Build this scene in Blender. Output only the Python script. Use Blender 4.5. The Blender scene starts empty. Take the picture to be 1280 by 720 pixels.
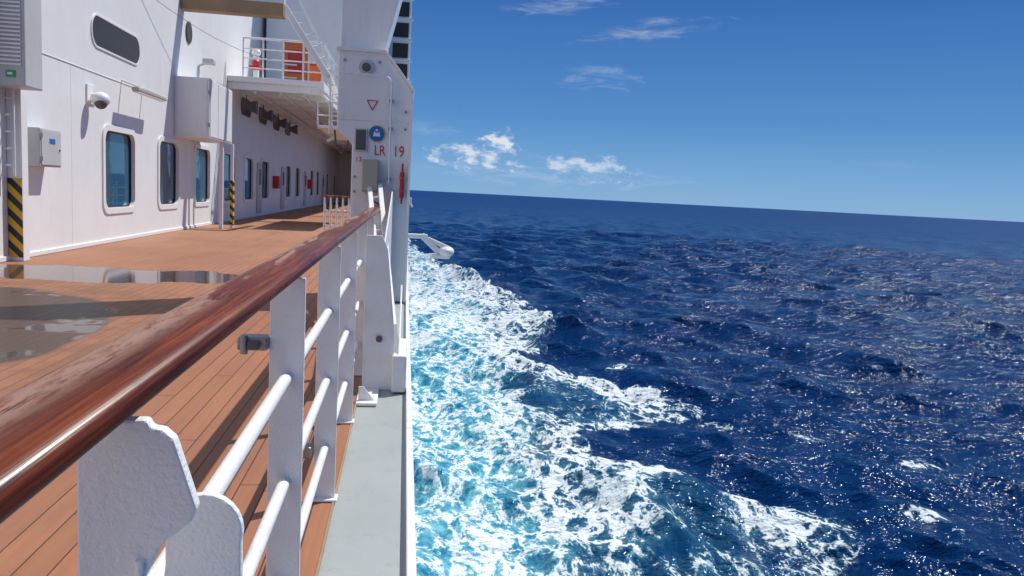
import bpy, math, random
import numpy as np
from mathutils import Vector, Matrix
random.seed(3); rng=np.random.RandomState(7)
S=bpy.context.scene
S.view_settings.view_transform='Standard'; S.view_settings.look='None'; S.view_settings.exposure=0
COL=S.collection
DK=-1.35   # deck level (camera eye is the origin)
SEA=-18.0
WX=-5.77   # superstructure wall plane

# ---------------------------------------------------------------- nodes helper
class NT:
    def __init__(s,nt): s.t=nt; s.n=nt.nodes; s.l=nt.links
    def put(s,sock,v):
        if v is None: return
        if isinstance(v,bpy.types.NodeSocket): s.l.new(v,sock)
        else: sock.default_value=v
    def node(s,ty,ins=None,**at):
        n=s.n.new(ty)
        for k,v in at.items(): setattr(n,k,v)
        if ins:
            for k,v in ins.items(): s.put(n.inputs[k],v)
        return n
    def m(s,op,a,b=None,c=None,clamp=False):
        n=s.n.new('ShaderNodeMath'); n.operation=op; n.use_clamp=clamp
        s.put(n.inputs[0],a); s.put(n.inputs[1],b); s.put(n.inputs[2],c)
        return n.outputs[0]
    def mix(s,f,a,b,bl='MIX'):
        n=s.n.new('ShaderNodeMix'); n.data_type='RGBA'; n.blend_type=bl
        s.put(n.inputs[0],f); s.put(n.inputs[6],a if isinstance(a,bpy.types.NodeSocket) else (*a,1)[:4]); s.put(n.inputs[7],b if isinstance(b,bpy.types.NodeSocket) else (*b,1)[:4])
        return n.outputs[2]
    def noise(s,vec,scale,detail=3,rough=.5,dist=0):
        n=s.node('ShaderNodeTexNoise',{'Scale':scale,'Detail':detail,'Roughness':rough,'Distortion':dist})
        s.put(n.inputs['Vector'],vec); return n.outputs['Fac']
    def step(s,v,lo,hi,a=0.,b=1.):
        n=s.n.new('ShaderNodeMapRange'); n.interpolation_type='SMOOTHSTEP'
        s.put(n.inputs[0],v); s.put(n.inputs[1],lo); s.put(n.inputs[2],hi); s.put(n.inputs[3],a); s.put(n.inputs[4],b)
        return n.outputs[0]
    def pos(s): return s.n.new('ShaderNodeNewGeometry').outputs['Position']
    def scale(s,vec,sc,off=(0,0,0)):
        n=s.n.new('ShaderNodeMapping'); s.put(n.inputs[0],vec); n.inputs['Scale'].default_value=sc; n.inputs['Location'].default_value=off
        return n.outputs[0]
    def bump(s,h,st=.3,d=.01,normal=None):
        n=s.node('ShaderNodeBump',{'Strength':st,'Distance':d,'Height':h})
        if normal: s.l.new(normal,n.inputs['Normal'])
        return n.outputs[0]
def newmat(name):
    m=bpy.data.materials.new(name); m.use_nodes=True
    t=NT(m.node_tree); b=t.n['Principled BSDF']
    return m,t,b
def paint(name,col,rough=.4,var=.06,bump=.15,bscale=60,dirt=.12,metal=0,dirtcol=(.32,.22,.13)):
    m,t,b=newmat(name); p=t.pos()
    n1=t.noise(p,1.3,3,.6); n2=t.noise(p,bscale,2,.6)
    n3=t.noise(t.scale(p,(6,6,.7)),1.5,4,.65)
    c=t.mix(t.step(n1,.3,.75),col,tuple(x*(1-var) for x in col))
    c=t.mix(t.m('MULTIPLY',t.step(n3,.54,.8),dirt),c,dirtcol)
    t.put(b.inputs['Base Color'],c)
    t.put(b.inputs['Roughness'],t.m('ADD',rough-.08,t.m('MULTIPLY',n1,.16)))
    b.inputs['Metallic'].default_value=metal
    t.put(b.inputs['Normal'],t.bump(n2,bump,.004))
    return m
WHITE=paint('white_marine_paint',(.82,.825,.82),.38,.05,.25,90,.22)
WALLW=paint('white_wall_paint',(.80,.815,.815),.45,.06,.10,8,.14)
HULLW=paint('hull_paint',(.76,.76,.77),.4)
ROUGHW=paint('brushed_white_paint',(.83,.835,.82),.40,.07,.55,160,.32)
GREY=paint('light_grey_paint',(.52,.53,.54),.5,.08,.2,60,.2)
DGREY=paint('dark_grey_metal',(.10,.10,.11),.5,.1,.2,60,.1)
BEIGE=paint('beige_box_paint',(.45,.42,.34),.5,.08,.2,60,.2)
SIDEGREY=paint('grey_green_side_deck_paint',(.40,.44,.43),.32,.12,.3,70,.3,dirtcol=(.2,.2,.17))
TAN=paint('weathered_tan_canvas',(.36,.25,.14),.7,.2,.3,30,.3)
RED=paint('red_paint',(.55,.03,.02),.4,.1)
ORANGE=paint('orange_paint',(.75,.16,.04),.45,.1)
STEEL=paint('galvanised_steel',(.35,.35,.34),.4,.15,.3,80,.3,.8)
BLUE=paint('blue_sign',(.02,.14,.48),.4,.02,.05)
GREEN=paint('green_sign',(.03,.35,.12),.4,.02,.05)
YEL=paint('yellow_rim',(.75,.65,.1),.5,.02,.05)
BLACK=paint('black_rubber',(.02,.02,.02),.5,.02,.05)

m,t,b=newmat('window_glass'); GLASS=m
n=t.noise(t.pos(),1.2,2)
t.put(b.inputs['Base Color'],t.mix(n,(.015,.08,.14),(.03,.12,.19))); b.inputs['Roughness'].default_value=.03
b.inputs['IOR'].default_value=1.8
t.put(b.inputs['Normal'],t.bump(n,.06,.05))
m,t,b=newmat('bronze_tinted_glass'); BGLASS=m
b.inputs['Base Color'].default_value=(.05,.04,.032,1); b.inputs['Roughness'].default_value=.25; b.inputs['Specular IOR Level'].default_value=.25

m,t,b=newmat('hazard_stripes'); HAZ=m
sp=t.node('ShaderNodeSeparateXYZ',{0:t.pos()})
f=t.m('FRACT',t.m('MULTIPLY',t.m('ADD',sp.outputs[0],sp.outputs[2]),4.2))
t.put(b.inputs['Base Color'],t.mix(t.m('GREATER_THAN',f,.5),(.02,.02,.02),(.7,.42,.02))); b.inputs['Roughness'].default_value=.5

# varnished wood
m,t,b=newmat('varnished_mahogany'); WOOD=m
p=t.pos(); sp=t.node('ShaderNodeSeparateXYZ',{0:p})
g=t.noise(t.scale(p,(55,1.6,55)),1,5,.65,.8)
g2=t.noise(t.scale(p,(260,5,260)),1,3,.6)
fine=t.m('ADD',t.m('MULTIPLY',g,.62),t.m('MULTIPLY',g2,.38))
r=t.node('ShaderNodeValToRGB',{0:fine}); e=r.color_ramp.elements
e[0].position=.34;e[0].color=(.035,.007,.002,1);e[1].position=.70;e[1].color=(.33,.075,.013,1)
x=e.new(.5); x.color=(.145,.027,.005,1)
w=t.noise(t.scale(p,(14,1.3,14)),1,6,.7,.5)
inb=t.step(sp.outputs[0],-.292,-.330)
wm=t.m('MULTIPLY',t.step(w,.46,.52),inb)
w2=t.noise(t.scale(p,(60,14,60)),1,4,.7)
wm=t.m('MULTIPLY',wm,t.step(w2,.34,.56,.3,1))
c=t.mix(t.m('MULTIPLY',wm,.66),r.outputs[0],(.44,.29,.23))
t.put(b.inputs['Base Color'],c)
t.put(b.inputs['Roughness'],t.m('ADD',.38,t.m('MULTIPLY',wm,.28)))
b.inputs['Specular IOR Level'].default_value=.35
t.put(b.inputs['Coat Weight'],t.m('SUBTRACT',.28,t.m('MULTIPLY',wm,.25))); b.inputs['Coat Roughness'].default_value=.16
t.put(b.inputs['Normal'],t.bump(t.m('ADD',fine,t.m('MULTIPLY',wm,-.15)),.5,.002))

# deck planks
m,t,b=newmat('teak_deck_planks'); DECK=m
p=t.pos(); sp=t.node('ShaderNodeSeparateXYZ',{0:p}); X=sp.outputs[0];Y=sp.outputs[1]
PW=.115
xs=t.m('DIVIDE',X,PW); idn=t.m('FLOOR',xs); fx=t.m('FRACT',xs)
wn=t.node('ShaderNodeTexWhiteNoise',noise_dimensions='1D'); t.put(wn.inputs['W'],idn)
rv=wn.outputs['Value']
line=t.m('LESS_THAN',fx,.055)
fy=t.m('FRACT',t.m('ADD',t.m('DIVIDE',Y,2.4),rv)); joint=t.m('LESS_THAN',fy,.0035)
ln=t.m('MAXIMUM',line,joint)
g=t.noise(t.scale(p,(30,1.5,1)),1,4,.6,.3); big=t.noise(p,.45,4,.6); st=t.noise(t.scale(p,(3,.6,1)),1.2,5,.7)
c=t.mix(g,(.29,.118,.060),(.42,.190,.104))
c=t.mix(t.m('MULTIPLY',rv,.40),c,(.25,.105,.056))
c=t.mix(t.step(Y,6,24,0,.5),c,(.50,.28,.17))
c=t.mix(t.m('MULTIPLY',t.step(big,.42,.7),.45),c,(.25,.11,.068))
c=t.mix(t.m('MULTIPLY',t.step(st,.5,.72),.4),c,(.20,.10,.065))
c=t.mix(t.m('MULTIPLY',ln,.9),c,(.05,.027,.018))
nz=t.noise(p,.9,4,.6); nzf=t.noise(p,3.2,3,.6)
dx=t.m('DIVIDE',t.m('ADD',X,4.7),2.15); dy=t.m('DIVIDE',t.m('SUBTRACT',Y,6.9),2.9)
d=t.m('SQRT',t.m('ADD',t.m('MULTIPLY',dx,dx),t.m('MULTIPLY',dy,dy)))
d=t.m('ADD',d,t.m('MULTIPLY',t.m('SUBTRACT',nz,.5),.2))
wet=t.step(d,1.0,.95)
dx2=t.m('DIVIDE',t.m('ADD',X,4.2),2.1); dy2=t.m('DIVIDE',t.m('SUBTRACT',Y,11.4),.85)
d2=t.m('SQRT',t.m('ADD',t.m('MULTIPLY',dx2,dx2),t.m('MULTIPLY',dy2,dy2)))
d2=t.m('ADD',d2,t.m('MULTIPLY',t.m('SUBTRACT',nz,.5),1.3))
pud2=t.step(d2,1.0,.93)
pud1=t.m('MULTIPLY',wet,t.step(t.noise(t.scale(p,(1,1,1),(3,5,0)),.75,4,.6),.535,.575))
pud=t.m('MAXIMUM',pud1,pud2)
c=t.mix(t.m('MULTIPLY',wet,.93),c,(.070,.046,.034))
damp=t.m('MULTIPLY',t.step(d,1.5,1.1),t.step(nzf,.4,.6,.2,.6))
damp=t.m('MULTIPLY',damp,t.m('SUBTRACT',1.,wet))
c=t.mix(damp,c,(.17,.085,.05))
c=t.mix(t.m('MULTIPLY',pud,.8),c,(.06,.045,.035))
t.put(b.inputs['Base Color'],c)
ro=t.m('ADD',.5,t.m('MULTIPLY',g,.2))
ro=t.m('SUBTRACT',ro,t.m('MULTIPLY',wet,.16)); 
rm=t.node('ShaderNodeMix',{0:pud,2:ro,3:.07}); 
t.put(b.inputs['Roughness'],rm.outputs[0])
t.put(b.inputs['Specular IOR Level'],t.m('ADD',.28,t.m('MULTIPLY',pud,.2)))
h=t.m('SUBTRACT',t.m('MULTIPLY',g,.3),ln)
bs=t.node('ShaderNodeBump',{'Distance':.003,'Height':h}); t.put(bs.inputs['Strength'],t.m('SUBTRACT',.45,t.m('MULTIPLY',pud,.36)))
t.put(b.inputs['Normal'],bs.outputs[0])

# ---------------------------------------------------------------- geometry helpers
def empty(name,loc=(0,0,0)):
    o=bpy.data.objects.new(name,None); COL.objects.link(o); return o
def mo(name,vs,fs,mat,parent=None,bevel=0,smooth=False):
    me=bpy.data.meshes.new(name); me.from_pydata([tuple(v) for v in vs],[],fs); me.update()
    o=bpy.data.objects.new(name,me); COL.objects.link(o); me.materials.append(mat)
    if smooth:
        for q in me.polygons: q.use_smooth=True
    if parent: o.parent=parent
    if bevel:
        md=o.modifiers.new('bev','BEVEL'); md.width=bevel; md.segments=2; md.limit_method='ANGLE'
    return o
def box(name,x0,x1,y0,y1,z0,z1,mat,parent=None,bevel=.006):
    vs=[(x0,y0,z0),(x1,y0,z0),(x1,y1,z0),(x0,y1,z0),(x0,y0,z1),(x1,y0,z1),(x1,y1,z1),(x0,y1,z1)]
    fs=[(0,3,2,1),(4,5,6,7),(0,1,5,4),(1,2,6,5),(2,3,7,6),(3,0,4,7)]
    return mo(name,vs,fs,mat,parent,bevel)
def prismY(name,poly,y0,y1,mat,parent=None,bevel=.006,smooth=False):
    n=len(poly); vs=[(x,y0,z) for x,z in poly]+[(x,y1,z) for x,z in poly]
    fs=[tuple(range(n)),tuple(range(2*n-1,n-1,-1))]+[(i,i+n,(i+1)%n+n,(i+1)%n) for i in range(n)]
    return mo(name,vs,fs,mat,parent,bevel,smooth)
def prismX(name,poly,x0,x1,mat,parent=None,bevel=.006):
    n=len(poly); vs=[(x0,y,z) for y,z in poly]+[(x1,y,z) for y,z in poly]
    fs=[tuple(range(n-1,-1,-1)),tuple(range(n,2*n))]+[((i+1)%n,(i+1)%n+n,i+n,i) for i in range(n)]
    return mo(name,vs,fs,mat,parent,bevel)
def tube(name,pts,r,mat,parent=None,res=5,smooth=False):
    cu=bpy.data.curves.new(name,'CURVE'); cu.dimensions='3D'; cu.bevel_depth=r; cu.bevel_resolution=res; cu.use_fill_caps=True
    sp=cu.splines.new('POLY'); sp.points.add(len(pts)-1)
    for q,pp in zip(sp.points,pts): q.co=(*pp,1)
    sp.use_smooth=True
    o=bpy.data.objects.new(name,cu); COL.objects.link(o); cu.materials.append(mat)
    if parent: o.parent=parent
    return o
def beam(name,p0,p1,w,h,mat,parent=None,bevel=.006):
    p0=Vector(p0);p1=Vector(p1); d=(p1-p0).normalized()
    up=Vector((0,0,1)) if abs(d.z)<.95 else Vector((0,1,0))
    s=d.cross(up).normalized()*w/2; u=s.normalized().cross(d).normalized()*h/2
    vs=[p0-s-u,p0+s-u,p0+s+u,p0-s+u,p1-s-u,p1+s-u,p1+s+u,p1-s+u]
    return mo(name,vs,[(0,1,2,3),(7,6,5,4),(0,4,5,1),(1,5,6,2),(2,6,7,3),(3,7,4,0)],mat,parent,bevel)
def rr(y0,y1,z0,z1,r,n=8):
    pts=[]
    for cy,cz,a0 in ((y1-r,z1-r,0),(y0+r,z1-r,90),(y0+r,z0+r,180),(y1-r,z0+r,270)):
        for i in range(n+1):
            a=math.radians(a0+90*i/n); pts.append((cy+r*math.cos(a),cz+r*math.sin(a)))
    return pts
def ringX(name,outer,inner,x0,x1,mat,parent=None):
    n=len(outer); vs=[]
    for x in (x0,x1):
        vs+=[(x,y,z) for y,z in outer]; vs+=[(x,y,z) for y,z in inner]
    fs=[]
    for i in range(n):
        j=(i+1)%n
        fs.append((2*n+i,2*n+j,3*n+j,3*n+i)); fs.append((i,j,2*n+j,2*n+i)); fs.append((n+j,n+i,3*n+i,3*n+j))
    return mo(name,vs,fs,mat,parent,.006)
def cylY(name,x,y0,y1,z,r,mat,parent=None,n=28):
    return prismY(name,[(x+r*math.cos(2*math.pi*i/n),z+r*math.sin(2*math.pi*i/n)) for i in range(n)],y0,y1,mat,parent,.003)
def sphere(name,c,r,mat,parent=None,sc=(1,1,1)):
    import bmesh
    bm=bmesh.new(); bmesh.ops.create_uvsphere(bm,u_segments=24,v_segments=14,radius=r)
    me=bpy.data.meshes.new(name)
    for v in bm.verts: v.co=Vector((v.co.x*sc[0]+c[0],v.co.y*sc[1]+c[1],v.co.z*sc[2]+c[2]))
    bm.to_mesh(me); bm.free()
    for q in me.polygons: q.use_smooth=True
    o=bpy.data.objects.new(name,me); COL.objects.link(o); me.materials.append(mat)
    if parent: o.parent=parent
    return o

# ---------------------------------------------------------------- deck & hull
mo('teak_deck',[(WX,-12,DK),(-.265,-12,DK),(-.265,100,DK),(WX,100,DK)],[(0,1,2,3)],DECK)
side=empty('side_deck')
mo('walkway_strip',[(-.265,-12,DK-.012),(.052,-12,DK-.012),(.052,100,DK-.012),(-.265,100,DK-.012)],[(0,1,2,3)],SIDEGREY,side)
box('deck_edge_trim',-.2649,-.255,-12,100,DK-.011,DK+.004,TAN,side,.002)
box('gutter_lip',.05,.086,-12,100,DK-.3,DK+.035,ROUGHW,side,.006)
hull=empty('ship_hull')
prof=[(.085,-1.40),(.085,-5),(.03,-12),(-.4,-19.5)]
ys=[-60,-12,0,50,90,110,130,150]; off=[0,0,0,0,-.4,-3,-8,-15]
vs=[];fs=[]
for y,o_ in zip(ys,off):
    for x,z in prof: vs.append((x+o_,y,z))
k=len(prof)
for i in range(len(ys)-1):
    for j in range(k-1): fs.append((i*k+j,i*k+j+1,(i+1)*k+j+1,(i+1)*k+j))
mo('hull_plating',vs,fs,HULLW,hull)

# ---------------------------------------------------------------- railing
rail=empty('ship_railing')
cx,cz,hw,hh=-.311,-.2225,.055,.0195
pr=[]
for i in range(32):
    a=2*math.pi*i/32; ca,sa=math.cos(a),math.sin(a)
    pr.append((cx+hw*math.copysign(abs(ca)**.55,ca),cz+hh*math.copysign(abs(sa)**.55,sa)))
prismY('wooden_handrail',pr,-3,9.62,WOOD,rail,0,True)
box('rail_flat_bar',-.343,-.279,-3,9.6,-.2495,-.240,ROUGHW,rail,.002)
posts=[-1.56,-.36,.84,2.18,3.38,4.54,5.74,6.94,8.14]
for i,y in enumerate(posts):
    if i==2: continue
    box('post_%d'%i,-.349,-.257,y,y+.016,DK,-.2498,ROUGHW,rail,.003)
    box('post_foot_%d'%i,-.36,-.245,y-.03,y+.046,DK+.002,DK+.012,ROUGHW,rail,.003)
    tube('foot_bolt_%d'%i,[(-.35,y-.02,DK+.01),(-.35,y-.02,DK+.03)],.008,STEEL,rail)
prismY('bracket_plate',[(-.325,-.2498),(-.256,-.2498),(-.252,-.258),(-.240,-.260),(-.229,-.270),(-.2055,-.345),(-.212,-.360),(-.242,-.385),(-.262,-.43),(-.262,-1.34),(-.325,-1.34)],.84,.858,ROUGHW,rail,.003)
disc=[]
for i in range(14):
    a=math.radians(180-(195*i/13)); disc.append((-.236+.047*math.cos(a),-.442+.05*math.sin(a)))
prismY('bracket_lug',[(-.300,-.62),(-.283,-.485)]+disc+[(-.189,-.62)],1.0,1.014,ROUGHW,rail,.003)
tube('weld_bead',[(-.262,.838,-.40),(-.262,.838,-.9)],.005,ROUGHW,rail)
for i,z in enumerate((-.524,-.82,-1.115)):
    tube('pipe_%d'%i,[(-.303,.9,z),(-.303,9.6,z)],.0165,ROUGHW,rail)
    tube('pipe_rear_%d'%i,[(-.303,-3,z),(-.303,.80,z)],.0165,ROUGHW,rail)
    for y in posts[3:]:
        tube('pipe_weld_%d'%i,[(-.303,y-.004,z),(-.303,y+.020,z)],.0195,ROUGHW,rail)
box('latch_block',-.43,-.35,2.16,2.22,-.448,-.412,STEEL,rail,.006)
tube('latch_pin',[(-.41,2.155,-.455),(-.41,2.155,-.405)],.010,STEEL,rail)
box('latch_tab',-.40,-.37,2.14,2.16,-.442,-.418,DGREY,rail,.004)
box('shackle',-.385,-.352,3.30,3.37,-1.14,-1.09,STEEL,rail,.008)

# ---------------------------------------------------------------- life raft column with buttress
colm=empty('life_raft_support_column')
prismY('column_body',[(-.64,DK),(.045,DK),(.045,1.14),(-.30,1.57),(-.82,1.57),(-.82,.66),(-.64,.50)],9.62,10.5,WHITE,colm,.012)
prismY('column_head',[(-.82,1.572),(-.32,1.572),(-.17,2.16),(.0,2.9),(.0,4.6),(-.82,4.6)],9.85,10.5,WHITE,colm,.012)
prismY('column_flange',[(-.845,1.555),(-.29,1.555),(.055,1.125),(.062,1.16),(-.28,1.592),(-.845,1.592)],9.57,10.52,WHITE,colm,.004)
box('edge_stiffener',.02,.05,9.56,9.6199,DK,1.12,WHITE,colm,.004)
box('cross_seam',-.815,.018,9.612,9.6199,.775,.787,WHITE,colm,.002)
for i,(bx,bz) in enumerate([(-.60,-.05),(-.60,.12),(-.03,.9),(-.03,.7),(-.75,1.45),(-.35,1.45)]):
    cylY('bolt_%d'%i,bx,9.60,9.6195,bz,.016,STEEL,colm,8)
pts=[(-.80,9.52,1.29),(-.30,9.52,1.29)]+[(-.30+.1*math.sin(a),9.52,1.19+.1*math.cos(a)) for a in [.3,.6,.9,1.2,1.57]]+[(-.20,9.52,.05)]
tube('conduit',pts,.012,WHITE,colm)
for z in (1.0,.68,.1): box('clip',-.225,-.175,9.53,9.6199,z,z+.03,STEEL,colm,.003)
cylY('porthole_vent',-.50,9.585,9.6199,1.38,.085,GREY,colm); cylY('vent_core',-.50,9.575,9.584,1.38,.05,DGREY,colm)
prismY('buttress_plate',[(-.245,DK),(-.03,DK),(-.04,-.95),(-.10,-.40),(-.14,-.31),(-.245,-.31)],5.32,5.345,ROUGHW,colm,.004)
prismX('buttress_web',[(5.345,DK),(9.6,DK),(9.6,.0),(9.0,-.1),(5.345,-.6)],-.16,-.145,WHITE,colm,.004)
box('base_block',-.05,.048,5.25,5.9,DK,-1.10,ROUGHW,colm,.012)
prismX('block_gusset',[(5.9,-1.1),(5.3,-1.1),(5.9,-.7)],-.01,.002,WHITE,colm,.002)
beam('strut_1',(-.03,5.5,-1.12),(-.30,9.55,.05),.05,.04,WHITE,colm)
beam('strut_2',(-.11,5.5,-1.12),(-.42,9.55,.02),.05,.04,WHITE,colm)
for i in range(7):
    f=(i+.6)/7.5
    a=Vector((-.03,5.5,-1.12)).lerp(Vector((-.30,9.55,.05)),f); b_=Vector((-.11,5.5,-1.12)).lerp(Vector((-.42,9.55,.02)),f)
    tube('strut_rung_%d'%i,[a,b_],.012,WHITE,colm)
cylY('cutout_shade',-.14,5.30,5.3195,-1.0,.022,DGREY,colm,16)  # flat dark disc painted in as the shade of an oval cut-out
prismY('foot_gusset',[(-.25,DK),(-.14,DK),(-.22,DK+.10),(-.25,DK+.10)],5.0,5.01,ROUGHW,colm,.002)
box('foot_pad',-.262,-.13,4.93,5.319,DK-.008,DK+.012,ROUGHW,colm,.004)
sg=empty('muster_station_sign')
cylY('yellow_rim',-.358,9.600,9.6195,.632,.10,YEL,sg); cylY('blue_disc',-.358,9.592,9.5995,.632,.090,BLUE,sg)
prismY('vest_icon',[(-.40,.60),(-.316,.60),(-.33,.66),(-.345,.64),(-.371,.64),(-.386,.66)],9.588,9.5915,WHITE,sg,0); cylY('icon_head',-.358,9.588,9.5915,.672,.015,WHITE,sg)
nb=empty('notice_plate'); box('plate',-.61,-.465,9.59,9.6195,.42,.68,GREY,nb,.004); box('plate_face',-.595,-.48,9.586,9.5895,.435,.665,DGREY,nb,.001)
jb=empty('junction_box'); box('case',-.51,-.32,9.46,9.6195,-.05,.325,BEIGE,jb,.012); box('lid',-.50,-.33,9.448,9.459,-.035,.31,BEIGE,jb,.004)
tube('cable',[(-.40,9.54,-.05),(-.40,9.54,-.14),(-.30,9.55,-.19),(-.27,9.56,-.12)],.011,DGREY,jb)
fl=empty('red_release_handle'); tube('handle_body',[(-.045,9.55,.20),(-.045,9.55,-.10)],.026,RED,fl); tube('handle_stem',[(-.045,9.55,.30),(-.045,9.55,-.17)],.012,RED,fl)
for z in (-.03,.12): box('handle_clip',-.08,-.01,9.53,9.6195,z,z+.025,STEEL,fl,.003)
tr=empty('warning_triangle')
q=[(-.48,1.01),(-.36,1.01),(-.42,.90)]
for i in range(3):
    a,b_=q[i],q[(i+1)%3]; tube('side_%d'%i,[(a[0],9.614,a[1]),(b_[0],9.614,b_[1])],.005,RED,tr)
def text(name,s,x,y,z,size,mat,parent=None):
    cu=bpy.data.curves.new(name,'FONT'); cu.body=s; cu.size=size; cu.extrude=.001
    o=bpy.data.objects.new(name,cu); COL.objects.link(o); cu.materials.append(mat)
    o.location=(x,y,z); o.rotation_euler=(math.pi/2,0,0)
    if parent: o.parent=parent
    return o
lr=empty('life_raft_number'); text('letters','LR',-.385,9.615,.385,.135,RED,lr).scale=(.9,1.25,1); text('digits','19',-.165,9.615,.38,.15,RED,lr).scale=(.9,1.2,1)
text('small_digits','13',-.60,9.615,.30,.08,RED,lr)

# ---------------------------------------------------------------- superstructure wall
ss=empty('ship_superstructure')
wins=[(16.4,18.15),(19.85,21.5),(23.1,24.8),(26.6,28.3),(29.9,31.6),(33.4,35.1),(40,41.7),(43.4,45.1),(50,51.7),(53.4,55.1),(60,61.7),(66,67.7),(72,73.7)]
ybr=[-12]+[v for w in wins for v in w]+[100]; zbr=[DK,-.69,.87,11]
vs=[];fs=[]
for y in ybr:
    for z in zbr: vs.append((WX,y,z))
nz=4
for i in range(len(ybr)-1):
    for j in range(3):
        if i%2==1 and j==1: continue
        fs.append((i*nz+j,(i+1)*nz+j,(i+1)*nz+j+1,i*nz+j+1))
mo('outer_wall',vs,fs,WALLW,ss)
for i,(a,b_) in enumerate(wins):
    o_=rr(a-.09,b_+.09,-.78,.96,.26); n_=rr(a+.03,b_-.03,-.66,.84,.2)
    ringX('window_frame_%d'%i,o_,n_,WX-.11,WX+.028,WHITE,ss)
    n2_=rr(a+.05,b_-.05,-.64,.82,.185)
    ringX('window_gasket_%d'%i,n_,n2_,WX-.079,WX-.05,BLACK,ss)
    mo('window_pane_%d'%i,[(WX-.08,a-.1,-.8),(WX-.08,b_+.1,-.8),(WX-.08,b_+.1,.98),(WX-.08,a-.1,.98)],[(0,1,2,3)],GLASS,ss)
for i,(a,b_) in enumerate([(15.8,18.5),(25.3,26.9),(29.2,31.0),(32.6,34.4),(36,37.8),(39.4,41.2)]):
    o_=rr(a,b_,2.31,2.93,.30,10); n_=rr(a+.04,b_-.04,2.35,2.89,.265,10)
    ringX('pill_window_frame_%d'%i,o_,n_,WX-.01,WX+.022,DGREY if i else WHITE,ss)
    prismX('pill_pane_%d'%i,rr(a+.02,b_-.02,2.33,2.91,.28,10),WX-.01,WX+.012,BGLASS,ss,0)
box('weld_seam',WX-.01,WX+.012,12.8,27,1.84,1.855,WALLW,ss,.003)
for y in (14.9,22.2,25.6): box('plate_seam',WX-.01,WX+.003,y,y+.012,-1.3,1.83,WALLW,ss,.001)
box('wall_base_trim',WX-.01,WX+.03,-12,100,DK+.002,DK+.08,WHITE,ss,.01)
cr=rr(22.4-.28,22.4+.28,3.5,4.06,.279,8); prismX('round_port',cr,WX-.01,WX+.03,BGLASS,ss,0)
box('overhang_deck',WX+.002,-2.74,27,95,3.15,3.33,WHITE,ss,.02)
box('overhang_edge_girder',-2.86,-2.74,27.1,95,2.9,3.149,WHITE,ss,.01)
for i in range(26):
    y=27.1+i*2.0; box('ceiling_beam_%d'%i,WX+.003,-2.87,y,y+.12,2.92,3.149,WHITE,ss,.004)
for k_,x in enumerate((-4.9,-4.1,-3.4)): tube('ceiling_pipe_%d'%k_,[(x,27,2.85),(x,90,2.85)],.05,GREY,ss)
box('upper_house',-5.6,-1.6,33,95,3.34,11,WHITE,ss,.03)
box('bridge_tower',-2.6,-.05,62,90,6.5,20,WHITE,ss,.03)
for i in range(5):
    z=8.3+i*1.5; box('tower_window_%d'%i,-1.35,-.2,61.95,62.02,z,z+1.05,BGLASS,ss,.01)
    box('tower_sill_%d'%i,-2.4,.12,61.8,62.02,z-.28,z-.12,WHITE,ss,.01)
for i,y in enumerate((30,37,44,51,58,66,74,82)):
    box('pillar_%d'%i,-1.25,-.95,y,y+.35,DK,3.3,WHITE,ss,.01)
    box('outrigger_%d'%i,-2.74,-.3,y+.02,y+.33,3.31,3.6,WHITE,ss,.01)
    prismY('knee_%d'%i,[(-1.25,2.5),(-1.25,3.3),(-2.3,3.3)],y+.1,y+.2,WHITE,ss,.005)
box('forward_bulkhead',WX+.01,-2.2,70,70.3,DK,3.1,WHITE,ss,.01)
box('outer_screen',-1.12,-1.02,58.5,95,DK,3.2,WHITE,ss,.01)
for i,y in enumerate((32.4,38.5,47,57)):
    box('door_%d'%i,WX+.004,WX+.05,y,y+.95,DK+.13,.75,GREY,ss,.02)
    box('door_light_%d'%i,WX+.051,WX+.06,y+.25,y+.7,-.1,.5,BGLASS,ss,.01)
for i,y in enumerate((36.2,48.7)):
    fb=empty('fire_hose_box'); box('case',WX+.003,WX+.25,y,y+.5,-.25,.3,RED,fb,.02); box('door_frame',WX+.251,WX+.26,y+.05,y+.45,-.2,.25,RED,fb,.003)
for i,y in enumerate((28.6,31.9,35.5,39)):
    lp=empty('loudspeaker'); prismY('horn',[(-5.5,2.45),(-5.15,2.30),(-5.15,2.75),(-5.5,2.62)],y,y+.35,DGREY,lp,.01); tube('bracket',[(-5.5,y+.17,2.53),(-5.5,y+.17,2.93)],.02,DGREY,lp)

# balcony
bal=empty('balcony_railing')
for z in (3.62,3.92,4.22): tube('bar',[(-5.3,27.1,z),(-2.8,27.1,z)],.02,WHITE,bal)
tube('top_bar',[(-5.3,27.1,4.55),(-2.8,27.1,4.55)],.035,WHITE,bal)
tube('top_bar_side',[(-2.8,27.1,4.55),(-2.8,45,4.55)],.035,WHITE,bal)
for z in (3.62,3.92,4.22): tube('bar_side',[(-2.8,27.1,z),(-2.8,45,z)],.02,WHITE,bal)
for x in (-5.3,-4.68,-4.05,-3.42,-2.8): tube('stanchion',[(x,27.1,3.33),(x,27.1,4.55)],.028,WHITE,bal)
for y in range(29,46,2): tube('stanchion_side',[(-2.8,y,3.33),(-2.8,y,4.55)],.028,WHITE,bal)
fh=empty('fire_hydrant')
tube('standpipe',[(-5.0,27.7,3.33),(-5.0,27.7,4.1)],.09,WHITE,fh); sphere('cap',(-5.0,27.7,4.2),.15,WHITE,fh,(1,1,.8))
sphere('valve',(-5.0,27.62,3.85),.13,RED,fh); tube('outlet',[(-5.2,27.6,3.7),(-4.8,27.6,3.7)],.07,RED,fh)
rd=empty('red_door'); box('leaf',-4.95,-4.0,32.95,33.0-.002,3.4,5.5,ORANGE,rd,.01); box('frame',-5.03,-3.92,32.98,32.9985,3.36,5.58,WHITE,rd,.004)
box('inner_panel',-4.75,-4.2,32.94,32.949,4.3,5.2,RED,rd,.004)
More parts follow.
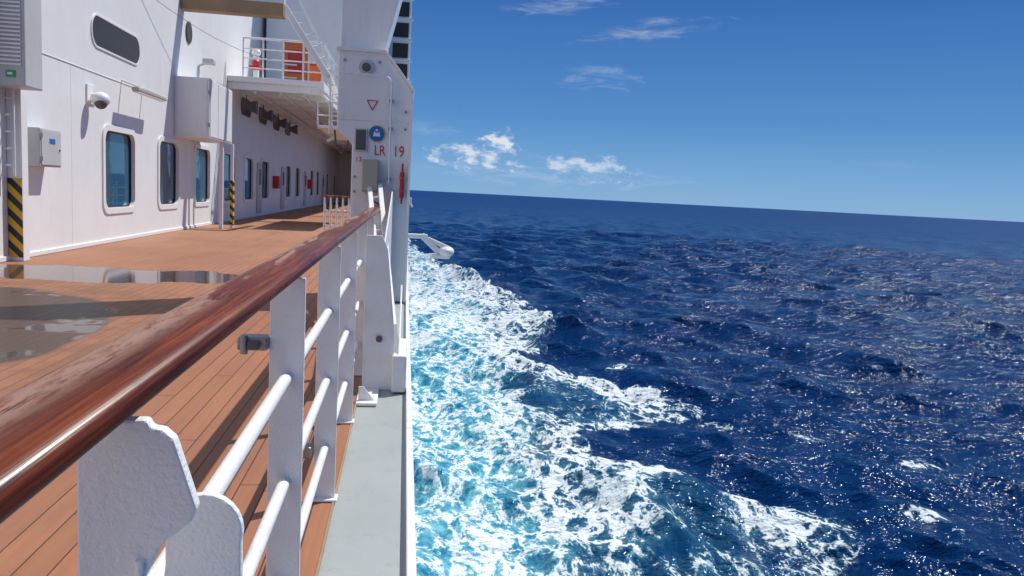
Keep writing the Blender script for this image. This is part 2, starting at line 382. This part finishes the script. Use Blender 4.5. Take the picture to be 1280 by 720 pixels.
for i in range(4): box('hinge_bar',-4.93,-4.4,32.925,32.939,3.6+i*.5,3.66+i*.5,WHITE,rd,.003)
ol=empty('orange_lifebuoy_box'); box('case',-3.35,-2.95,28,28.4,3.34,4.0,ORANGE,ol,.05); box('lid',-3.37,-2.93,27.98,28.42,4.001,4.06,ORANGE,ol,.02)

# overhead davit frame
dv=empty('overhead_davit')
box('transverse_beam',WX+.003,-3.25,21.6,22.0,4.22,4.55,TAN,dv,.02)
box('beam_web',WX+.003,-3.25,21.7,21.95,4.551,4.9,WHITE,dv,.01)
beam('diagonal_arm',(-3.78,24,5.25),(-2.33,24,3.1),.24,.18,WHITE,dv,.02)
beam('diagonal_arm_b',(-3.3,24.3,5.4),(-2.15,24.3,3.2),.06,.06,WHITE,dv,.01)
beam('foot_link',(-2.33,24,3.15),(-2.33,27,2.95),.14,.14,WHITE,dv,.01)
for i in range(7):
    f=i/7+.05; a=Vector((-3.78,24.1,5.25)).lerp(Vector((-2.33,24.1,3.1)),f); c_=Vector((-3.3,24.3,5.4)).lerp(Vector((-2.15,24.3,3.2)),f)
    tube('lattice_%d'%i,[a,c_],.02,WHITE,dv)
ld=empty('access_ladder')
for x in (-2.35,-1.9): tube('stile',[(x,25,1.6),(x,25,3.1)],.025,WHITE,ld)
for i in range(6): tube('rung',[(-2.35,25,1.7+i*.26),(-1.9,25,1.7+i*.26)],.016,WHITE,ld)
pf=empty('boat_access_platform')
box('grating',-2.7,-1.0,25,31,1.72,1.80,WHITE,pf,.01)
for z in (2.1,2.5): tube('bar',[(-2.7,25,z),(-1.0,25,z)],.022,WHITE,pf)
for i in range(5): tube('post',[(-2.7+i*.42,25,1.8),(-2.7+i*.42,25,2.5)],.022,WHITE,pf)
beam('brace',(-2.7,25.1,2.9),(-1.2,25.1,1.7),.08,.08,WHITE,pf)
beam('brace_b',(-2.7,28.1,1.5),(-1.0,28.1,2.6),.10,.10,WHITE,pf)
tube('hose',[(-2.2,25.1,1.7),(-2.15,25.1,1.2),(-2.0,25.1,1.0),(-1.8,25.1,1.3),(-1.75,25.1,1.7)],.03,DGREY,pf)
def sag(a,b_,s,n=14):
    a=Vector(a);b_=Vector(b_); return [tuple(a.lerp(b_,i/n)-Vector((0,0,s*4*(i/n)*(1-i/n)))) for i in range(n+1)]
ew=empty('overhead_cable'); tube('wire',sag((WX+.05,18.5,3.95),(-4.3,27,3.9),.25),.006,DGREY,ew)

rt=empty('gate_railing')
prismY('gate_cap',[(-1.65,-.23),(-.95,-.23),(-.95,-.19),(-1.65,-.19)],16.4,16.5,WOOD,rt,.01)
for i in range(6): tube('baluster',[(-1.6+i*.12,16.45,DK),(-1.6+i*.12,16.45,-.23)],.022,WHITE,rt)
for z in (-.5,-.8,-1.1): tube('bar',[(-1.62,16.45,z),(-.97,16.45,z)],.016,WHITE,rt)
rail2=empty('ship_railing')
prismY('wooden_handrail',pr,10.52,44,WOOD,rail2,0,True)
for z in (-.524,-.82,-1.115): tube('pipe',[(-.303,10.52,z),(-.303,44,z)],.0165,WHITE,rail2)
for i in range(28): box('post',-.349,-.257,10.8+i*1.2,10.816+i*1.2,DK,-.241,WHITE,rail2,.002)

# ---------------------------------------------------------------- wall mounted items
eb=empty('electrical_box')
box('case',WX+.002,WX+.25,13.1,13.85,.06,.65,GREY,eb,.015); box('door',WX+.2501,WX+.262,13.13,13.82,.09,.62,GREY,eb,.004)
box('front_label',WX+.263,WX+.266,13.4,13.6,.42,.5,BLUE,eb,0); tube('lock',[(WX+.262,13.75,.33),(WX+.28,13.75,.33)],.014,DGREY,eb)
for z in (.15,.5): box('hinge',WX+.24,WX+.275,13.11,13.14,z,z+.07,STEEL,eb,.003)
ac=empty('equipment_cabinet')
box('case',WX+.002,-4.92,21.1,23.7,1.02,2.5,WHITE,ac,.02)
for i,(a,b_) in enumerate(((21.15,21.95),(22.0,22.8),(22.85,23.65))): box('panel_%d'%i,-4.919,-4.905,a,b_,1.07,2.45,WHITE,ac,.005)
box('front_panel',WX+.06,-4.98,21.085,21.099,1.08,2.44,WHITE,ac,.005)
for z in (1.3,2.1): box('hinge',-4.95,-4.91,21.075,21.11,z,z+.1,STEEL,ac,.003)
sc=empty('security_camera')
tube('arm',[(WX,15.75,1.42),(WX+.18,15.75,1.42),(WX+.2,15.75,1.35)],.035,WHITE,sc); sphere('dome_shell',(WX+.22,15.65,1.34),.16,WHITE,sc,(1,1,.85)); sphere('lens',(WX+.24,15.6,1.27),.11,DGREY,sc)
box('plate',WX+.001,WX+.03,15.55,15.95,1.25,1.6,WHITE,sc,.01)
wl=empty('wall_strip_light')
box('housing',WX+.28,WX+.42,17.1,19.0,1.68,1.76,BEIGE,wl,.02); 
for y in (17.4,18.7): tube('bracket',[(WX,y,1.9),(WX+.35,y,1.78)],.02,WHITE,wl)
box('diffuser',WX+.29,WX+.41,17.15,18.95,1.655,1.679,WHITE,wl,.01)
hp=empty('hazard_marked_post')
box('post_body',WX+.003,-5.56,12.6,12.8,DK,1.2,WHITE,hp,.01); box('hazard_face',-5.76,-5.565,12.592,12.599,DK+.06,-.13,HAZ,hp,0)
for i in range(5): tube('rung',[(-5.76,12.5,.05+i*.24),(-5.6,12.5,.05+i*.24)],.012,WHITE,hp)
tube('stile',[(-5.62,12.5,-.1),(-5.62,12.5,1.2)],.018,WHITE,hp)
hp2=empty('hazard_marked_post')
px=-5.05
box('pole',px-.05,px+.05,23.0,23.1,DK,1.02,WHITE,hp2,.01); box('pole_b',px+.12,px+.2,23.6,23.7,DK,1.02,WHITE,hp2,.01)
box('hazard_face',px+.205,px+.215,23.55,23.75,DK+.1,.0,HAZ,hp2,0); box('hazard_front',px+.12,px+.2,23.59,23.598,DK+.1,.0,HAZ,hp2,0)
lv=empty('louvred_vent_box')
box('case',WX+.003,-5.25,12.05,12.59,1.14,4.2,GREY,lv,.02)
for i in range(44):
    z=1.42+i*.055; box('slat_%d'%i,-5.76,-5.30,12.02,12.055,z,z+.025,WHITE,lv,.003)
es=empty('exit_sign'); box('plate',-5.5,-5.38,12.03,12.045,1.26,1.35,GREEN,es,.003); box('arrow',-5.47,-5.41,12.02,12.029,1.29,1.32,WHITE,es,0)
fld=empty('floodlight'); box('lamp',WX+.1,WX+.4,23.4,23.7,3.15,3.3,GREY,fld,.03); tube('arm',[(WX,23.5,3.1),(WX+.25,23.5,3.2)],.03,GREY,fld)

# ---------------------------------------------------------------- far outboard davit platform
fd=empty('outboard_boat_boom')
Yb=46
box('boom',.05,1.35,Yb,Yb+.5,-2.75,-2.5,WHITE,fd,.05)
beam('boom_leg',(1.0,Yb+.2,-2.55),(2.05,Yb+.2,-3.5),.3,.35,WHITE,fd,.05)
beam('boom_leg_b',(1.35,Yb+.2,-2.75),(2.6,Yb+.2,-3.25),.25,.25,WHITE,fd,.05)
sphere('fender_pod',(2.45,Yb+.3,-3.45),.42,WHITE,fd,(1.15,1.5,.8))
box('pod_base',1.6,2.7,Yb-.1,Yb+.7,-3.85,-3.6,WHITE,fd,.08)
box('upper_fitting',.05,.45,Yb+10,Yb+11,-.9,-.55,WHITE,fd,.05); tube('upper_stay',[(.2,Yb+10.5,-.7),(.5,Yb+10.5,-1.2)],.08,WHITE,fd)

# ---------------------------------------------------------------- sea
def lattice_noise(x,y,seed):
    r=np.random.RandomState(seed); T=r.rand(256,256)
    xi=np.floor(x).astype(int); yi=np.floor(y).astype(int); fx=x-xi; fy=y-yi
    fx=fx*fx*(3-2*fx); fy=fy*fy*(3-2*fy)
    a=T[xi%256,yi%256];b=T[(xi+1)%256,yi%256];c=T[xi%256,(yi+1)%256];d=T[(xi+1)%256,(yi+1)%256]
    return (a*(1-fx)+b*fx)*(1-fy)+(c*(1-fx)+d*fx)*fy
def fbm(x,y,seed,o=4):
    s=0;a=.5;t_=0
    for i in range(o): s=s+a*lattice_noise(x*2**i+i*17,y*2**i+i*31,seed+i); t_+=a; a*=.5
    return s/t_
def sst(v,lo,hi):
    q=np.clip((v-lo)/(hi-lo),0,1); return q*q*(3-2*q)
az=np.concatenate([np.linspace(-180,-4,60)[:-1],np.linspace(-4,46,680),np.linspace(46,180,50)[1:-1]])
rad=np.concatenate([[4,10,16],np.exp(np.linspace(math.log(20),math.log(450),520)),np.exp(np.linspace(math.log(450),math.log(80000),180))[1:]])
A,R=np.meshgrid(np.radians(az),rad)
gx=R*np.sin(A); gy=R*np.cos(A); gz=np.zeros_like(gx); ox=np.zeros_like(gx); oy=np.zeros_like(gx)
sp_=np.maximum(R*.0060,.05)
wd=math.radians(215)
for i in range(90):
    lam=1.6*(32/1.6)**(rng.rand()); th=wd+rng.normal()*.5; k=2*math.pi/lam
    amp=.0076*lam**1.0*(.4+1.2*rng.rand())
    if lam>16: amp*=.75
    ph=rng.rand()*6.28
    fade=np.exp(-(sp_*2.4/lam)**2)
    arg=k*(gx*math.cos(th)+gy*math.sin(th))+ph
    gz+=amp*np.cos(arg)*fade; s_=-amp*np.sin(arg)*fade*.85
    ox+=s_*math.cos(th); oy+=s_*math.sin(th)
gust=fbm(gx/60,gy/60,5,3)
gz*=.65+.8*gust
# foam
BY=[0,20,35,42,48,54,60,66,72,80,90,105,118,130,150,165,195,222,260,300]
BX=[19,20,22.5,25.5,22,15,16,27,25,17,16,21,24,20,18,16,11,8,3.5,.6]
IY=[0,35,55,75,100,130,165,195,222,300]; IX=[7,7.6,9.2,10,10.5,11.5,10.5,8.5,6,.5]
j1=(fbm(gx/5,gy/9,11)-.5); j2=(fbm(gx/2.2,gy/4,21)-.5); j3=(fbm(gx/.9,gy/1.4,22)-.5)
B=np.interp(gy,BY,BX)+j1*8+j2*3+j3*1.2; I=np.interp(gy,IY,IX)+j1*5+j2*3
inside=sst(B-gx,-.5,2.0)*(gx>-1)*(gy>-40)*sst(310-gy,0,40)
inner=sst(I-gx,-2.,3.)*inside
patch=fbm(gx/4.5+9,gy/7.5,41,3)
med=.12+.85*sst(patch,.32,.70)
edge=np.exp(-((B-gx-1.8)/1.7)**2)*.42*sst(fbm(gx/8,gy/14,77,2),.35,.6)
far=sst(gy,65,130)*.30
dens=inside*(np.clip(med*.72+edge+far,0,.95)*(1-inner)+inner*np.clip(.56+1.05*(fbm(gx/2.6,gy/8,51,3)-.48)+far*.55,0,.95))
turq=inside*np.clip(inner*1.0+.16*sst(B-gx,2,8)+.25*far,0,1)
for (wx,wy,wr,wa,st_) in [(38.6,52.3,.9,.8,1.1),(30.9,40.8,1.1,.8,.75),(22.9,81,.8,1,.8),(26.6,63.2,.9,.8,.7),(32.8,58.5,.9,.8,.65)]:
    ry=(gy-wy)+.5*(gx-wx); q=((gx-wx)/1.3/wr)**2+(ry/wa)**2
    dens=np.maximum(dens,st_*np.exp(-q)*(.5+.9*(j3+.5)))
calm=inside*(gy>0)
gz+=calm*(j2*1.0+j3*.35*np.exp(-(sp_/.5)**2))*.55
gz+=inside*.8*np.exp(-((B-gx-1.2)/1.6)**2)*sst(gy,60,110)
gx2=gx+ox; gy2=gy+oy
nr,na=gx.shape
co=np.stack([gx2,gy2,gz+SEA],-1).reshape(-1,3)
co=np.vstack([co,[[0,0,SEA]]])
idx=np.arange(nr*na).reshape(nr,na)
a_=idx[:-1,:]; b2=np.roll(idx,-1,1)[:-1,:]; c2=np.roll(idx,-1,1)[1:,:]; d_=idx[1:,:]
quads=np.stack([a_,d_,c2,b2],-1).reshape(-1,4)
me=bpy.data.meshes.new('sea')
me.vertices.add(len(co)); me.vertices.foreach_set('co',co.ravel())
me.loops.add(quads.size); me.loops.foreach_set('vertex_index',quads.ravel())
me.polygons.add(len(quads)); me.polygons.foreach_set('loop_start',np.arange(0,quads.size,4)); 
me.polygons.foreach_set('use_smooth',np.ones(len(quads),bool))
me.update(calc_edges=True); me.validate()
for nm,arr in (('foam',dens),('turq',turq)):
    at=me.attributes.new(nm,'FLOAT','POINT'); at.data.foreach_set('value',np.append(arr.ravel(),0).astype(np.float32))
sea=bpy.data.objects.new('sea',me); COL.objects.link(sea)
m,t,b=newmat('sea_water'); me.materials.append(m)
p=t.pos()
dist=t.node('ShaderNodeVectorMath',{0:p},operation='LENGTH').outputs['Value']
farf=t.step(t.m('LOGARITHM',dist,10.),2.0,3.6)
fo=t.node('ShaderNodeAttribute',attribute_name='foam').outputs['Fac']; tq=t.node('ShaderNodeAttribute',attribute_name='turq').outputs['Fac']
pf_=t.scale(p,(1,.62,0))
wc=t.node('ShaderNodeTexNoise',{'Vector':pf_,'Scale':.55,'Detail':4.,'Roughness':.6}).outputs['Color']
wv=t.node('ShaderNodeVectorMath',{0:wc,1:(.5,.5,.5)},operation='SUBTRACT').outputs[0]
wv=t.node('ShaderNodeVectorMath',{0:wv,'Scale':3.0},operation='SCALE').outputs[0]
pw=t.node('ShaderNodeVectorMath',{0:pf_,1:wv},operation='ADD').outputs[0]
def dte(sc):
    v=t.node('ShaderNodeTexVoronoi',{'Vector':pw,'Scale':sc},feature='DISTANCE_TO_EDGE'); return v.outputs['Distance']
r1=t.step(dte(.70),.0,.30,1,0); r2=t.step(dte(2.0),.0,.34,1,0)
fn=t.noise(pf_,1.0,6,.68,.6); fn2=t.noise(pf_,7,3,.7)
P=t.m('ADD',t.m('ADD',t.m('MULTIPLY',r1,.31),t.m('MULTIPLY',r2,.22)),t.m('ADD',t.m('MULTIPLY',t.step(fn,.25,.75),.32),t.m('MULTIPLY',fn2,.15)))
th=t.m('SUBTRACT',.84,t.m('MULTIPLY',fo,.52))
dlt=t.m('SUBTRACT',P,th)
mask=t.m('MULTIPLY',t.step(dlt,-.03,.14),t.step(fo,.05,.18))
soft=t.m('MULTIPLY',t.step(dlt,-.30,.06),t.step(fo,.05,.4))
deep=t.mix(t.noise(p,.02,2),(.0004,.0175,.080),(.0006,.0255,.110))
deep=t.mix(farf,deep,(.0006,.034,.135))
tc=t.mix(t.step(fn,.35,.68),(.008,.17,.32),(.15,.52,.60))
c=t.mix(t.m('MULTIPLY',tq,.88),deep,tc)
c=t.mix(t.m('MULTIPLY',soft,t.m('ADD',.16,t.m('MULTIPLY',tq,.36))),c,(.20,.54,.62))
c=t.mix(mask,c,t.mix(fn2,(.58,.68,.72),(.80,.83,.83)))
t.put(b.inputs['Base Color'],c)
t.put(b.inputs['Roughness'],t.m('ADD',t.m('ADD',.11,t.m('MULTIPLY',farf,.30)),t.m('MULTIPLY',mask,.45)))
b.inputs['IOR'].default_value=1.33
b.inputs['Specular Tint'].default_value=(.35,.74,1,1)
t.put(b.inputs['Specular IOR Level'],t.m('SUBTRACT',t.m('SUBTRACT',.25,t.m('MULTIPLY',farf,.11)),t.m('MULTIPLY',mask,.12)))
h1=t.noise(t.scale(p,(1,1.5,1)),.42,4,.56); h2=t.noise(p,.085,2,.55)
hh_=t.m('ADD',t.m('MULTIPLY',h1,1.05),t.m('MULTIPLY',h2,2.6))
bn=t.node('ShaderNodeBump',{'Distance':1.0,'Height':hh_}); t.put(bn.inputs['Strength'],t.m('SUBTRACT',1.0,t.m('MULTIPLY',farf,.35)))
t.put(b.inputs['Normal'],bn.outputs[0])

# ---------------------------------------------------------------- sky + sun
sunv=Vector((.60,.42,1.12)).normalized()
el=math.asin(sunv.z); azs=math.atan2(sunv.x,sunv.y)
W=bpy.data.worlds.new('World'); S.world=W; W.use_nodes=True
t=NT(W.node_tree); bg=t.n['Background']
sk=t.n.new('ShaderNodeTexSky'); sk.sky_type='NISHITA'; sk.sun_disc=False; sk.sun_elevation=el; sk.sun_rotation=azs
sk.air_density=1.0; sk.dust_density=.1; sk.ozone_density=2.; sk.altitude=0
gen=t.n.new('ShaderNodeTexCoord').outputs['Generated']
sp=t.node('ShaderNodeSeparateXYZ',{0:gen})
azn=t.m('MULTIPLY',t.m('ARCTAN2',sp.outputs[0],sp.outputs[1]),57.2958); eln=t.m('MULTIPLY',t.m('ARCSINE',sp.outputs[2]),57.2958)
rp=t.node('ShaderNodeValToRGB',{0:t.m('DIVIDE',eln,40.,clamp=True)}); e=rp.color_ramp.elements
e[0].position=0; e[0].color=(.15,.39,.69,1); e[1].position=1; e[1].color=(.015,.075,.30,1)
for pos_,cc in ((.05,(.110,.33,.66)),(.14,(.045,.22,.56)),(.35,(.010,.105,.41)),(.6,(.008,.08,.35))):
    x=e.new(pos_); x.color=(*cc,1)
up=t.mix(1.0,rp.outputs[0],(10.,10.,10.),'MULTIPLY')
base=t.mix(t.step(eln,18.,45.,.88,.1),sk.outputs[0],up)
vec=t.node('ShaderNodeCombineXYZ',{0:azn,1:t.m('MULTIPLY',eln,1.8),2:0.}).outputs[0]
cn=t.noise(vec,.8,6,.62,.3); cnw=t.noise(t.scale(vec,(.5,1.3,1)),.7,5,.65,.6)
tot=None
for (a0,e0,wa,we,sl,amt,kind) in [(4.9,2.5,3.8,.95,-.03,.78,0),(6.4,3.4,1.6,1.1,0,.88,0),(12.8,2.2,3.6,.95,-.05,.6,0),(9,1.6,10,1.2,0,.28,1),
        (13,8.4,3.3,.9,0,.30,1),(16.4,11.6,5.2,.8,.10,.38,1),(10.2,13.1,3.8,.7,.1,.34,1),(1.6,4.3,2.6,.5,0,.22,1),(33,3.2,3,.35,0,.10,1)]:
    da=t.m('SUBTRACT',azn,a0); de=t.m('SUBTRACT',t.m('SUBTRACT',eln,e0),t.m('MULTIPLY',da,sl))
    q1=t.m('DIVIDE',da,wa); q2=t.m('DIVIDE',de,we)
    dd=t.m('ADD',t.m('MULTIPLY',q1,q1),t.m('MULTIPLY',q2,q2))
    nn=cn if kind==0 else cnw
    v=t.m('ADD',t.m('SUBTRACT',1.0,t.m('MULTIPLY',dd,.8)),t.m('MULTIPLY',t.m('SUBTRACT',nn,.54),5.0))
    v=t.m('MULTIPLY',t.step(v,0.,1.3 if kind==0 else 2.2),amt)
    tot=v if tot is None else t.m('MAXIMUM',tot,v)
c=t.mix(tot,base,t.mix(t.step(cn,.35,.65),(5.4,6.4,7.9),(8.2,8.5,9.0)))
t.put(bg.inputs[0],c); bg.inputs[1].default_value=.10
sl=bpy.data.lights.new('sun','SUN'); sl.energy=4.4; sl.angle=math.radians(.53); sl.color=(1,.96,.90)
so=bpy.data.objects.new('sun',sl); COL.objects.link(so); so.rotation_euler=sunv.to_track_quat('Z','Y').to_euler()

# ---------------------------------------------------------------- camera
cam=bpy.data.cameras.new('camera'); co_=bpy.data.objects.new('camera',cam); COL.objects.link(co_); S.camera=co_
F=995.; cam.sensor_width=36; cam.lens=F/1280*36; cam.clip_start=.03; cam.clip_end=200000
Yc=Vector((-133,123,-F)).normalized(); hd=Vector((765,-40,0)).normalized(); Zc=hd.cross(Yc).normalized()
if Zc.y<0: Zc=-Zc
Xc=Yc.cross(Zc)
Mx=Matrix((Xc,Yc,Zc)).to_4x4()
co_.matrix_world=Mx
